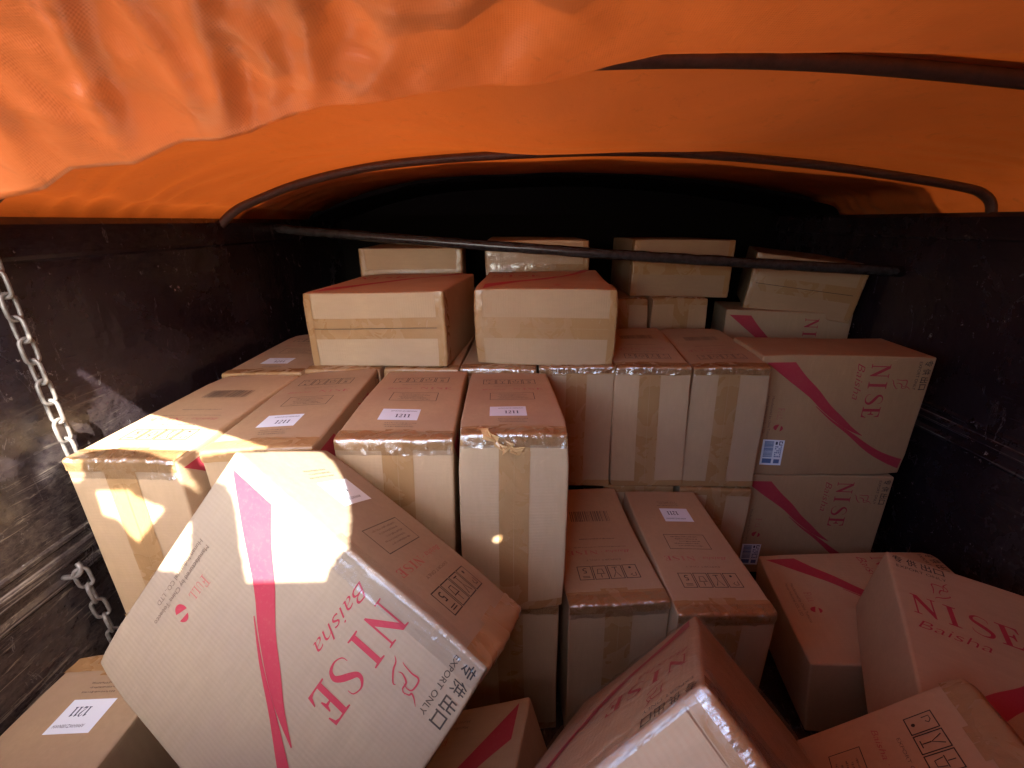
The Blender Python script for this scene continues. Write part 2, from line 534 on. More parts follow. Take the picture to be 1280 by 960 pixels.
class Carton:
    """canonical frame: u along the length, v down from the marked narrow face, w in from the printed face"""
    def __init__(s, Mx, P, D, seed, bulge=0.004, wob=0.0042, crush=(), name='carton'):
        s.D = D
        r = random.Random(seed)
        s.b = [bulge * r.uniform(.5, 1.3) * f for f in (.7, .6, 1.2)]
        s.ph = [[r.uniform(0, 6.28) for _ in range(3)] for _ in range(6)]
        s.fr = [[r.uniform(3, 9) for _ in range(3)] for _ in range(6)]
        s.wob = wob
        s.crush = list(crush)
        for c in [(a, b_, c_) for a in (0, 1) for b_ in (0, 1) for c_ in (0, 1)]:
            if r.random() < .4:
                s.crush.append((c, r.uniform(.003, .010), r.uniform(.025, .06)))
        M3 = Matrix(Mx)
        Pv = Vector(P)
        cs = sorted((M3 @ Vector((i * D[0], j * D[1], k * D[2])) + Pv for i in (0, 1) for j in (0, 1) for k in (0, 1)), key=lambda q: q.z)
        base = sum(cs[:4], Vector()) / 4
        s.off = M3.transposed() @ (base - Pv)
        s.glint = 0.0
        s.tone = (1, 1, 1, 1)
        s.sc = (D[0] / 0.5663, D[1] / 0.47, D[2] / 0.2691)
        s.root = empty(name, base, M3)

    def deform(s, p):
        D = s.D
        h = [2 * p[i] / D[i] - 1 for i in range(3)]
        q = [p[0], p[1], p[2]]
        for i in range(3):
            a, b = (i + 1) % 3, (i + 2) % 3
            q[i] += s.b[i] * h[i] * max(0, 1 - h[a] ** 2) * max(0, 1 - h[b] ** 2)
        for k in range(6):
            f = s.fr[k]
            q[k % 3] += s.wob * .5 * math.sin(f[0] * p[0] + f[1] * p[1] + f[2] * p[2] + s.ph[k][0])
        for c, amp, rad in s.crush:
            d2 = sum((p[i] - c[i] * D[i]) ** 2 for i in range(3))
            g = amp * math.exp(-d2 / (rad * rad))
            for i in range(3):
                q[i] += g * (-1 if c[i] else 1) * .6
        return Vector(q) - s.off

    def wrap(s, q, eps=0.0):
        D = s.D
        core = [min(max(q[i], RAD), D[i] - RAD) for i in range(3)]
        d = Vector([q[i] - core[i] for i in range(3)])
        if d.length < 1e-9:
            d = Vector((0, 0, -1))
        d.normalize()
        p = Vector(core) + d * RAD
        return s.deform(p) + d * eps

    def body(s):
        D = s.D
        def brk(a, n):
            return [0, RAD * .25, RAD * .55, RAD, RAD * 1.8] + lin(0.03, a - 0.03, n) + [a - RAD * 1.8, a - RAD, a - RAD * .55, a - RAD * .25, a]
        br = [brk(D[0], 9), brk(D[1], 8), brk(D[2], 6)]
        idx, verts, faces = {}, [], []
        def vid(q):
            k = tuple(round(x, 5) for x in q)
            if k not in idx:
                idx[k] = len(verts)
                verts.append(s.wrap(q))
            return idx[k]
        for ax in range(3):
            a, b = (ax + 1) % 3, (ax + 2) % 3
            for side in (0, 1):
                for i in range(len(br[a]) - 1):
                    for j in range(len(br[b]) - 1):
                        f = []
                        for (x, y) in ((i, j), (i + 1, j), (i + 1, j + 1), (i, j + 1)):
                            q = [0, 0, 0]
                            q[ax] = D[ax] * side
                            q[a] = br[a][x]
                            q[b] = br[b][y]
                            f.append(vid(q))
                        faces.append(tuple(f if side else f[::-1]))
        link('body', mesh_from('carton_body', verts, faces), M_CARD, s.root).color = s.tone

    def put(s, name, shapes, mapper, m, eps=0.0009):
        """shapes: list of (pts, tris) in face units; mapper -> cube surface point"""
        verts, faces = [], []
        for pts, tris in shapes:
            o = len(verts)
            for p in pts:
                verts.append(s.wrap(mapper(p[0], p[1]), eps))
            for t in tris:
                a, b, c = (verts[o + i] for i in t)
                n = (b - a).cross(c - a)
                if n.length < 1e-12:
                    continue
                faces.append(tuple(o + i for i in t))
        # orient outward
        ctr = s.deform(Vector(s.D) / 2)
        out = []
        for f in faces:
            a, b, c = (verts[i] for i in f)
            n = (b - a).cross(c - a)
            out.append(f if n.dot(a - ctr) > 0 else f[::-1])
        return link(name, mesh_from(name, verts, out, smooth=False), m, s.root)

    # --- mappers
    def m_big(s, back=False):
        D, k = s.D, s.sc
        if not back:
            return lambda u, v: (u * k[0], v * k[1], 0.0)
        return lambda u, v: (D[0] - u * k[0], v * k[1], D[2])
    def m_lab(s):
        k = s.sc
        return lambda u, w_: (u * k[0], 0.0, w_ * k[2])

    def strip(s, name, path, width_axis, w0, w1, m, eps=0.0012, nw=8, rough_edge=0.0, crinkle=0.0):
        """tape along a path of cube-surface points; width along axis width_axis from w0 to w1"""
        pts = []
        for a, b in zip(path, path[1:]):
            d = math.sqrt(sum((a[i] - b[i]) ** 2 for i in range(3)))
            ts = sorted(set([0] + [min(1, x / d) for x in (RAD * .3, RAD * .7, RAD, RAD * 2)] + lin(0.05, .95, max(3, int(d / .03)))
                            + [max(0, 1 - x / d) for x in (RAD * .3, RAD * .7, RAD, RAD * 2)]))
            for t in ts:
                pts.append([a[i] + (b[i] - a[i]) * t for i in range(3)])
        pts.append(list(path[-1]))
        ws = lin(w0, w1, nw)
        r = random.Random(hash((round(w0, 3), round(w1, 3), len(pts))) & 255)
        verts, faces = [], []
        for i, q in enumerate(pts):
            for j, wv in enumerate(ws):
                p = list(q)
                e = 0
                if rough_edge and j in (0, nw - 1):
                    e = r.uniform(-rough_edge, rough_edge)
                p[width_axis] = min(max(wv + e, 0), s.D[width_axis])
                ee = eps
                if crinkle:
                    ee += crinkle * max(0, noise.noise(Vector(p) * 42) + .35 * noise.noise(Vector(p) * 110))
                verts.append(s.wrap(p, ee))
        n = nw
        ctr = s.deform(Vector(s.D) / 2)
        for i in range(len(pts) - 1):
            for j in range(n - 1):
                f = (i * n + j, i * n + j + 1, (i + 1) * n + j + 1, (i + 1) * n + j)
                a, b, c = verts[f[0]], verts[f[1]], verts[f[2]]
                nn = (b - a).cross(c - a)
                if nn.length < 1e-12:
                    nn = (c - a).cross(verts[f[3]] - a)
                faces.append(f if nn.dot(a - ctr) > 0 else f[::-1])
        return link(name, mesh_from(name, verts, faces), m, s.root)

    # --- dressing
    def seam_and_tape(s, end, off=0.0, crk=0.0012, split=False):
        """the taped flap end at u=0 or u=L"""
        D = s.D
        U = 0.0 if end == 0 else D[0]
        t = 0.055 if end == 0 else D[0] - 0.055
        c = D[2] / 2 + off
        # the slit between the two flaps: a sunk dark line
        a, b = c - 0.0011, c + 0.0011
        vs = lin(0.012, D[1] - 0.012, 12)
        pts = [(v, x) for v in vs for x in (a, b)]
        tris = []
        for i in range(len(vs) - 1):
            k = 2 * i
            tris += [(k, k + 1, k + 3), (k, k + 3, k + 2)]
        if split:
            s.put('flap_seam', [(pts, tris)], lambda v, w_: (U, v, w_), M_HOLE, 0.0006)
        # the long centre tape lies in two runs either side of the slit, and folds over the narrow faces
        for (x0, x1) in ((c - 0.037, c - 0.0016), (c + 0.0016, c + 0.037)) if split else ((c - 0.037, c - 0.0004), (c + 0.0004, c + 0.036)):
            s.strip('packing_tape', [(t, 0, 0), (U, 0, 0), (U, D[1], 0), (t, D[1], 0)], 2, x0, x1, M_TAPE, 0.0014, 5, 0.0, crk * .5)
        te = 0.045 if end == 0 else D[0] - 0.045
        s.strip('packing_tape', [(te, 0, 0), (U, 0, 0), (U, 0.027, 0)], 2, 0.002, D[2] - 0.002, M_TAPE, 0.0024, 30, 0, crk * 2.5)
        if s.glint:
            tg = s.glint if end == 0 else D[0] - s.glint
            s.strip('plastic_film', [(tg, 0, 0), (U, 0, 0), (U, s.glint * 1.1, 0)], 2, 0.004, D[2] - 0.004, M_GLINT, 0.0036, 60, .004, .0065)
        s.strip('packing_tape', [(te, D[1], 0), (U, D[1], 0), (U, D[1] - 0.027, 0)], 2, 0.002, D[2] - 0.002, M_TAPE, 0.0024, 30, 0, crk * 2.5)

    def big_print(s, back=False, detail=True):
        mp = s.m_big(back)
        P1 = catmull([(.075, .028, .105), (.160, .100, .062), (.215, .150, .042), (.265, .200, .032), (.320, .250, .020), (.385, .298, .002)], 5)
        P2 = catmull([(.207, .186, .001), (.300, .268, .012), (.380, .338, .024), (.450, .393, .034), (.565, .432, .050)], 5)
        # the two blades of the swoosh
        A = [(.017, .026), (.10, .092), (.178, .152), (.228, .200), (.285, .245), (.335, .276), (.385, .298)]
        B = [(.116, .026), (.160, .078), (.209, .127), (.254, .180), (.300, .222), (.342, .262), (.386, .296)]
        A2 = [(.207, .188), (.262, .238), (.330, .290), (.400, .350), (.455, .390), (.510, .422), (.556, .446)]
        B2 = [(.208, .186), (.270, .236), (.345, .284), (.420, .336), (.470, .366), (.520, .388), (.556, .401)]
        sh = []
        for a, b in ((A, B), (A2, B2)):
            a, b = catmull(a, 4), catmull(b, 4)
            n = len(a)
            sh.append((a + b, [q for i in range(n - 1) for q in ((i, n + i, n + i + 1), (i, n + i + 1, i + 1))]))
        s.put('printed_swoosh', sh, mp, M_RED)
        sh = []
        for ch, v0, wd in (('N', .027, .049), ('I', .0905, .024), ('S', .133, .042), ('E', .183, .042)):
            (pts, tris), _ = GL[ch]
            x1 = max(p[0] for p in pts)
            y0, y1 = 0.363, 0.424
            sh.append(([(y0 + (y1 - y0) * p[1], v0 + wd * p[0] / x1) for p in pts], tris))
        s.put('printed_lettering', sh, mp, M_RED)
        if not detail:
            return
        def line(txt, v0, v1, u0, hgt, shear=0, bold=0):
            pts, tris = text2d(txt, shear, bold)
            x1 = max(p[0] for p in pts)
            k = (v1 - v0) / x1
            return ([(u0 + hgt * p[1], v0 + k * p[0]) for p in pts], tris)
        s.put('printed_script', [line('Baisha', .027, .157, .319, .026, .35, -.012)], mp, M_RED)
        birds = [[(.436, .080), (.443, .086), (.447, .098), (.458, .113), (.463, .112)],
                 [(.452, .079), (.457, .081), (.473, .083), (.485, .082), (.489, .088), (.488, .102), (.480, .105), (.471, .102)],
                 [(.455, .095), (.462, .093), (.474, .099), (.475, .110), (.483, .114)],
                 [(.477, .1135), (.488, .1105), (.490, .106), (.497, .109), (.506, .117)]]
        sh = []
        for st in birds:
            q = catmull(st, 4)
            n = len(q)
            sh.append(strip2d(q, [.0006 + .0024 * math.sin(math.pi * min(1, max(0, i / (n - 1)))) for i in range(n)]))
        s.put('printed_emblem', sh, mp, M_RED)
        sh = [line('EXPORT ONLY', .016, .118, .513, .0105)]
        for ch, v0 in (('专', .011), ('供', .041), ('出', .071), ('口', .097)):
            sh.append(line(ch, v0, v0 + .021, .534, .020, 0, .012))
        s.put('printed_export_note', sh, mp, M_BLACK)
        sh = []
        v = .198
        for ch, hgt in (('F', .022), ('U', .017), ('L', .017), ('L', .017)):
            (pts, tris), adv = GL[ch]
            sh.append(([(.084 + hgt * p[1], v + hgt * .82 * p[0]) for p in pts], tris))
            v += adv * hgt * .86
        s.put('printed_maker_name', sh, mp, M_PALERED)
        # round maker emblem: an oval with a pale slanting cut
        def arc(a0, a1, ru, rv, cu, cv, n=14):
            return [(cu + ru * math.sin(a0 + (a1 - a0) * i / n), cv + rv * math.cos(a0 + (a1 - a0) * i / n)) for i in range(n + 1)]
        s.put('printed_maker_emblem', [poly2d(arc(.35, 2.6, .016, .012, .094, .277)), poly2d(arc(2.95, 5.9, .016, .012, .093, .274))], mp, M_RED)
        s.put('printed_maker_address', [line('Manufactured by China Tobacco', .155, .325, .0575, .009), line('Hunan Industrial CO., LTD', .155, .297, .041, .009)], mp, M_GREY)

    def lab_print(s, kind='sticker'):
        mp = s.m_lab()
        T0 = 0.2691
        def line(txt, x0, x1, u0, hgt, shear=0, bold=0):
            pts, tris = text2d(txt, shear, bold)
            w_ = max(p[0] for p in pts)
            k = (x1 - x0) / w_
            return ([(u0 + hgt * p[1], T0 - (x0 + k * p[0])) for p in pts], tris)
        def rect(x0, x1, u0, u1):
            return ([(u0, T0 - x0), (u0, T0 - x1), (u1, T0 - x1), (u1, T0 - x0)], [(0, 1, 2), (0, 2, 3)])
        def frame(x0, x1, u0, u1, t):
            return [rect(x0, x1, u0, u0 + t), rect(x0, x1, u1 - t, u1), rect(x0, x0 + t, u0 + t, u1 - t), rect(x1 - t, x1, u0 + t, u1 - t)]
        r = random.Random(3)
        def scribble(x0, x1, u0, hgt):
            out, x = [], x0
            while x < x1 - .002:
                wd = r.uniform(.0012, .004)
                a = r.uniform(0, .35) * hgt
                out.append(rect(x, x + wd, u0 + a, u0 + hgt * r.uniform(.65, 1)))
                x += wd + r.uniform(.0006, .0022)
            return out
        # brand line
        sh = []
        nt_ = line('Baisha', .046, .118, .353, .013, .3)
        s.put('printed_script', [nt_, line('·', .128, .132, .353, .013)], mp, M_PALERED)
        x = .142
        for ch, wd in (('N', .026), ('I', .013), ('S', .021), ('E', .021)):
            (pts, tris), _ = GL[ch]
            k = wd / max(p[0] for p in pts)
            sh.append(([(.351 + .019 * p[1], T0 - (x + k * p[0])) for p in pts], tris))
            x += wd + .004
        s.put('printed_lettering', sh, mp, M_PALERED)
        sh = [line('EXPORT ONLY', .083, .186, .392, .007)]
        s.put('printed_export_note', sh, mp, M_GREY)
        # handling pictograms: sun over box, wine glass, hook and chain, stack limit 5
        sh = []
        for i in range(4):
            x0 = .048 + i * .0435
            sh += frame(x0, x0 + .0405, .420, .475, .0022)
            cx = x0 + .02
            P = lambda pts, wd: strip2d([(u, T0 - x) for x, u in pts], [wd] * len(pts))
            if i == 0:
                sh.append(poly2d([(.432 + .004 * math.cos(a * .785), T0 - cx - .004 * math.sin(a * .785)) for a in range(8)]))
                sh.append(P([(cx - .010, .452), (cx - .010, .466), (cx - .001, .466), (cx + .004, .461), (cx - .001, .456)], .002))
            elif i == 1:
                sh.append(P([(cx - .010, .468), (cx, .447), (cx + .010, .468)], .0022))
                sh.append(P([(cx, .446), (cx, .430)], .0022))
                sh.append(P([(cx - .008, .4285), (cx + .008, .4285)], .0022))
            elif i == 2:
                sh.append(P([(cx - .012, .452), (cx + .012, .452)], .002))
                sh.append(P([(cx - .009, .450), (cx - .006, .434), (cx + .006, .434), (cx + .009, .450)], .002))
                sh.append(P([(cx, .454), (cx, .468)], .002))
            else:
                sh.append(line('5', cx - .006, cx + .006, .428, .022))
                sh.append(P([(cx - .010, .461), (cx + .010, .461)], .002))
                sh.append(P([(cx - .010, .466), (cx + .010, .466)], .002))
        s.put('printed_handling_marks', sh, mp, M_BLACK)
        if kind == 'sticker':
            s.put('printed_frame', frame(.072, .203, .252, .320, .0018), mp, M_BLACK)
        if kind == 'sticker':
            sh = []
            for k_ in range(5):
                sh += scribble(.095 + (k_ % 2) * .006, .182 - (k_ % 3) * .010, .261 + k_ * .0105, .0055)
            sh += scribble(.095, .175, .094, .005) + scribble(.095, .165, .083, .005) + scribble(.10, .17, .072, .006)
            s.put('printed_small_text', sh, mp, M_GREY)['kind'] = 'stuff'
            n = 5
            pts = [(u, w_) for u in lin(.114, .187, n) for w_ in lin(.098, .196, n)]
            tris = [q for i in range(n - 1) for j in range(n - 1) for q in ((i * n + j, i * n + j + 1, (i + 1) * n + j + 1), (i * n + j, (i + 1) * n + j + 1, (i + 1) * n + j))]
            lb = s.put('paper_sticker', [(pts, tris)], mp, M_WHITE, 0.0014)
            sh, x = [], .112
            for ch in '1211':
                (p_, t_), adv = GL[ch]
                sh.append(([(.131 + .021 * p[1], T0 - (x + .021 * .72 * p[0])) for p in p_], t_))
                x += adv * .021 * .78
            sh.append(line('A9WHWZ100NWH', .096, .163, .168, .0075))
            s.put('sticker_print', sh, mp, M_NAVY, 0.0019).parent = lb
        else:
            sh, x = [], .065
            while x < .200:
                wd = r.choice((.0012, .0018, .003, .0042))
                sh.append(rect(x, x + wd, .150, .208))
                x += wd + r.choice((.0014, .002, .0034))
            for k_ in range(2):
                sh += scribble(.075, .19, .295 + k_ * .0, .006) if k_ == 0 else scribble(.05, .215, .335, .004)
            s.put('printed_barcode', sh, mp, M_GREY)['kind'] = 'stuff'

    def ship_sticker(s):
        """the white and blue shipping sticker low on the printed face"""
        mp = s.m_big()
        n = 4
        pts = [(u, v) for u in lin(.049, .124, n) for v in lin(.323, .427, n)]
        tris = [q for i in range(n - 1) for j in range(n - 1) for q in ((i * n + j, (i + 1) * n + j, (i + 1) * n + j + 1), (i * n + j, (i + 1) * n + j + 1, i * n + j + 1))]
        lb = s.put('paper_sticker', [(pts, tris)], mp, M_WHITE, 0.0014)
        R = lambda u0, u1, v0, v1: ([(u0, v0), (u1, v0), (u1, v1), (u0, v1)], [(0, 1, 2), (0, 2, 3)])
        r = random.Random(5)
        sh, v = [], .329
        while v < .395:
            h_ = r.choice((.0012, .002, .003))
            sh.append(R(.056, .088, v, v + h_))
            v += h_ + r.choice((.0008, .0014))
        sh.append(R(.056, .088, .400, .419))
        sh.append(R(.096, .116, .402, .419))
        for k in range(6):
            for c in range(4):
                if r.random() < .7:
                    sh.append(R(.095 + c * .006, .099 + c * .006, .348 + k * .008, .353 + k * .008))
        s.put('sticker_blocks', sh, mp, M_BLUE, 0.0019).parent = lb
        s.put('sticker_mark', [R(.094, .101, .330, .342), R(.106, .118, .328, .331), R(.106, .118, .341, .344), R(.106, .109, .331, .341), R(.115, .118, .331, .336)], mp, M_NAVY, 0.0019).parent = lb

POSES = {
 'B1': ([[-0.0399, 0.0122, 0.9991], [-0.9991, 0.0133, -0.0401], [-0.0137, -0.9998, 0.0116]], [-0.9782, 1.4914, 0.9372], [0.5828, 0.4673, 0.259]),
 'B2': ([[-0.0083, 0.0388, -0.9992], [0.9999, 0.0146, -0.0078], [0.0143, -0.9991, -0.039]], [-0.4623, 0.9562, 0.9351], [0.5751, 0.4662, 0.2624]),
 'B3': ([[-0.0281, -0.0205, -0.9994], [0.9993, -0.0265, -0.0276], [-0.026, -0.9994, 0.0212]], [-0.1414, 0.9749, 0.945], [0.5533, 0.4729, 0.2765]),
 'B4': ([[-0.0211, -0.0062, -0.9998], [0.9979, -0.062, -0.0207], [-0.0618, -0.9981, 0.0075]], [0.1333, 0.9677, 0.959], [0.5656, 0.4875, 0.2604]),
 'C0': ([[-0.0564, 0.0151, 0.9983], [-0.9984, -0.0085, -0.0563], [0.0076, -0.9998, 0.0155]], [0.1239, 2.1049, 0.9377], [0.5663, 0.4729, 0.267]),
 'C1': ([[-0.0797, 0.0305, 0.9964], [-0.9968, 0.0093, -0.08], [-0.0117, -0.9995, 0.0297]], [0.4026, 2.0879, 0.9499], [0.5711, 0.4756, 0.2625]),
 'C2': ([[-0.0855, 0.0277, 0.996], [-0.9961, 0.0207, -0.0861], [-0.023, -0.9994, 0.0258]], [0.6752, 2.0845, 0.952], [0.5744, 0.4709, 0.2638]),
 'R1': ([[0.9976, 0.0092, 0.0691], [-0.0691, -0.0004, 0.9976], [0.0092, -1.0, 0.0003]], [0.8932, 1.5685, 0.9659], [0.5762, 0.4728, 0.2716]),
 'H1': ([[0.0494, -0.0006, 0.9988], [-0.9987, -0.0098, 0.0494], [0.0097, -1.0, -0.0011]], [0.1168, 1.5057, 0.4639], [0.563, 0.4698, 0.2704]),
 'H2': ([[0.0109, -0.0218, 0.9997], [-0.9999, -0.0026, 0.0109], [0.0023, -0.9998, -0.0218]], [0.4177, 1.4925, 0.464], [0.5714, 0.4688, 0.2652]),
 'F1': ([[0.1124, 0.9936, 0.0072], [0.9937, -0.1124, -0.0017], [-0.0009, 0.0074, -1.0]], [-0.7102, 1.5794, 1.202], [0.5545, 0.4878, 0.2628]),
 'F2': ([[0.0396, 0.9992, 0.0012], [0.9991, -0.0397, 0.0116], [0.0117, 0.0007, -0.9999]], [-0.1243, 1.5687, 1.2051], [0.5601, 0.4807, 0.2652]),
 'D3': ([[0.0338, 0.9994, -0.0106], [0.9994, -0.0339, -0.0046], [-0.0049, -0.0105, -0.9999]], [0.5867, 2.2773, 1.3357], [0.5663, 0.4715, 0.2681]),
 'D4': ([[0.3802, 0.9177, -0.115], [0.9249, -0.3783, 0.0388], [-0.0079, -0.1211, -0.9926]], [1.1871, 2.2931, 1.2778], [0.5663, 0.4647, 0.2718]),
 'BIG': ([[0.7956, -0.5725, 0.1984], [-0.4037, -0.2567, 0.8781], [-0.4518, -0.7787, -0.4353]], [-0.483, 0.7246, 1.0507], [0.5663, 0.47, 0.2691]),
 'M': ([[-0.3339, -0.7666, 0.5485], [-0.722, -0.1661, -0.6716], [0.6059, -0.6203, -0.498]], [0.4142, 0.8167, 0.5759], [0.6645, 0.3364, 0.2691]),
 'N': ([[0.7222, 0.5618, 0.4035], [-0.1115, -0.4812, 0.8695], [0.6826, -0.6729, -0.2849]], [0.35, 0.4354, 0.3635], [0.5079, 0.4628, 0.2787]),
 'K': ([[0.5079, 0.8601, -0.0464], [0.8573, -0.4997, 0.1236], [0.083, -0.1026, -0.9912]], [0.748, 0.5567, 0.5074], [0.5737, 0.4911, 0.234]),
 'I': ([[0.9813, -0.145, 0.1263], [-0.1459, -0.9893, -0.002], [0.1252, -0.0165, -0.992]], [0.8858, 1.3771, 0.2712], [0.5663, 0.4463, 0.2661]),
 'P': ([[-0.1886, -0.9285, 0.32], [-0.9501, 0.0901, -0.2985], [0.2483, -0.3604, -0.8992]], [0.0355, 0.7705, 0.3816], [0.5585, 0.4187, 0.263]),
 'O': ([[-0.0148, 0.0711, 0.9973], [-0.9998, -0.0127, -0.0139], [0.0117, -0.9974, 0.0712]], [-1.0312, 0.817, 0.4581], [0.5565, 0.4616, 0.2637]),
}
CT, CH, CL = 0.2691, 0.47, 0.5663
def far(x, y, z, yaw=0.0):
    """standing carton, marked face up, sticker end towards the viewer; x,y,z = front left bottom"""
    c, s_ = math.cos(yaw), math.sin(yaw)
    return ([[-s_, 0, -c], [c, 0, -s_], [0, -1, 0]], [x + c * CT, y + s_ * CT, z + CH], [CL, CH, CT])
def wide(x, y, z, yaw=0.0):
    c, s_ = math.cos(yaw), math.sin(yaw)
    return ([[c, 0, -s_], [s_, 0, c], [0, -1, 0]], [x, y, z + CH], [CL, CH, CT])
def flat(x, y, z, yaw=0.0):
    c, s_ = math.cos(yaw), math.sin(yaw)
    return ([[-s_, c, 0], [c, s_, 0], [0, 0, -1]], [x, y, z + CT], [CL, CH, CT])
POSES.update({
 'B0': far(-0.995, 1.505, 0.470, -.03), 'C5': far(-0.725, 1.535, 0.468, -.02), 'C4': far(-0.452, 1.535, 0.468, -.03), 'C3': far(-0.178, 1.535, 0.468, -.03),
 'G1': far(-0.99, 0.93, 0.0), 'G2': far(-0.70, 0.955, 0.0), 'G3': far(-0.415, 0.965, 0.0), 'G4': far(-0.146, 0.945, 0.0, .01),
 'J1': far(0.345, 1.525, 0.0, -.05), 'J2': far(0.635, 1.515, -0.006, -.05), 'R2': wide(0.893, 1.572, 0.016, -.066),
 'RB': wide(1.055, 2.255, 0.535, -.20), 'E1': far(0.395, 2.215, 0.596, -.03), 'E2': far(0.672, 2.205, 0.598, -.03),
 'D1': flat(-0.700, 2.20, 1.040, .06), 'D2': flat(-0.115, 2.20, 1.069, -.01),
})
GRP = 'printed export cartons loaded in the truck bed'
SPEC = [  # key, label, (big, back, lab, ends, kwargs)
 ('BIG', 'largest looking carton, tumbled at front left with a blown out sun patch and crimson swoosh', dict(big=1, lab='sticker', ends=(1,), bulge=.006)),
 ('B1', 'leftmost upper carton against the black wall below the chain, its top sunlit', dict(back=1, lab='barcode', ends=(1,))),
 ('B2', 'second carton from the left in the front upper row, sticker just beyond the sunlight', dict(big=1, lab='sticker', ends=(0,))),
 ('B3', 'third carton from the left in the front upper row, with a ragged top left corner', dict(big=1, lab='sticker', ends=(0,))),
 ('B4', 'upright carton with crumpled torn tape hanging over its front top edge', dict(big=1, lab='sticker', ends=(0,))),
 ('G4', 'carton directly underneath the one with crumpled torn tape', dict(ends=(0,))),
 ('F1', 'left one of the two flat cartons lying on top of the middle stack', dict(big=1, ends=(0,))),
 ('F2', 'right one of the two flat cartons lying on top of the middle stack', dict(big=1, ends=(0,))),
 ('C3', 'upright carton behind the torn tape carton, under the gap between the flat cartons', dict(ends=(0,))),
 ('C0', 'upright carton directly under the right half of the right flat carton', dict(lab='barcode', ends=(1,))),
 ('C1', 'upright carton with glinting tape on its top edge, first right of the flat cartons', dict(lab='barcode', ends=(1,))),
 ('C2', 'upright carton touching the left edge of the upper swoosh sided carton', dict(lab='barcode', ends=(1,))),
 ('R1', 'upper one of two stacked swoosh sided cartons by the right wall, with whole shipping sticker', dict(big=1, lab='none', ship=1)),
 ('R2', 'lower one of two stacked swoosh sided cartons by the right wall, sticker half hidden', dict(big=1, ship=1)),
 ('H1', 'lower carton with a printed barcode on its top, right of the torn tape carton', dict(lab='barcode', ends=(1,))),
 ('H2', 'lower carton with a 1211 sticker on its top, beside the dark gap at right', dict(lab='sticker', ends=(1,))),
 ('J1', 'carton hidden behind the barcode topped one, under the carton with glinting tape', dict(ends=(0,))),
 ('J2', 'lower carton behind the sticker topped one, left of the lower swoosh sided carton', dict(ends=(0,))),
 ('B0', 'carton along the left wall behind the sunlit one, partly under the left flat carton', dict(lab='sticker', ends=(0,))),
 ('C4', 'carton under the right part of the left flat carton, only an edge showing', dict(ends=(0,))),
 ('C5', 'carton hidden under the left flat carton, behind the second front carton', dict(ends=(0,))),
 ('D1', 'back row flat carton behind the left flat carton, beneath the black bar', dict(ends=(0,))),
 ('D2', 'back row flat carton in glinting plastic behind the right flat carton', dict(ends=(0,), film=1)),
 ('D3', 'dim back row flat carton crossed by the black bar, right of the glinting one', dict(ends=(0,))),
 ('D4', 'dim carton at the back right, turned askew, with a pale left edge', dict(ends=(0,))),
 ('E1', 'dim carton under the bar crossed back row carton, partly behind the right flat carton', dict(ends=(0,))),
 ('E2', 'dim carton under the bar crossed back row carton, beside a black gap', dict(ends=(0,))),
 ('RB', 'dim carton with a red swoosh corner at the back, under the askew carton', dict(big=1)),
 ('I', 'carton lying swoosh side up in the dark gap below the lower swoosh sided carton', dict(big=1)),
 ('K', 'angled carton at the right edge with large upward facing NISE lettering', dict(big=1, bulge=.006)),
 ('N', 'tilted carton in the bottom right corner with handling marks and orange tape', dict(lab='sticker', ends=(1,))),
 ('M', 'tumbled carton at bottom centre wrapped in shiny plastic, its NISE side glowing orange', dict(big=1, ends=(1,), film=1, bulge=.012)),
 ('P', 'carton poking out under the big tumbled one, with a thick red band', dict(big=1)),
 ('O', 'carton at the bottom left corner against the wall with an upside down 1211 sticker', dict(lab='sticker', ends=(0,))),
 ('G1', 'bottom carton beneath the sunlit leftmost one, hidden by the big tumbled carton', dict()),
 ('G2', 'bottom carton beneath the second front carton, hidden by the big tumbled carton', dict()),
 ('G3', 'bottom carton beneath the third front carton, hidden by the big tumbled carton', dict()),
]
BOX = {}
for i, (k, lab, o) in enumerate(SPEC):
    Mx, P, D = POSES[k]
    c = Carton(Mx, P, D, 11 + i * 7, bulge=o.get('bulge', .0036))
    tag(c.root, lab, 'carton', GRP)
    c.tone = dict(BIG=(.74, .80, .90, 1), O=(.92, .95, 1, 1), D3=(.8, .74, .7, 1), D4=(.8, .74, .7, 1), R1=(.94, .86, .78, 1), R2=(.94, .86, .78, 1), E2=(.85, .8, .75, 1)).get(k, (1, 1, 1, 1))  # darker tints put shade into the big, back and right cartons
    c.body()
    c.glint = dict(B1=.04, B3=.035, B4=.03, C0=.02, C1=.022, C2=.022, H1=.035, H2=.03, G4=.025, C3=.02).get(k, 0)
    if o.get('big'):
        c.big_print(detail=k not in ('RB', 'F1'))
    if o.get('back'):
        c.big_print(back=True, detail=False)
    if o.get('lab', 'none') != 'none':
        c.lab_print(o['lab'])
    for e in o.get('ends', ()):
        c.seam_and_tape(e, off=rnd.uniform(-.008, .008), split=k in ('F1', 'D4', 'J1'))
    if o.get('ship'):
        c.ship_sticker()
    BOX[k] = c

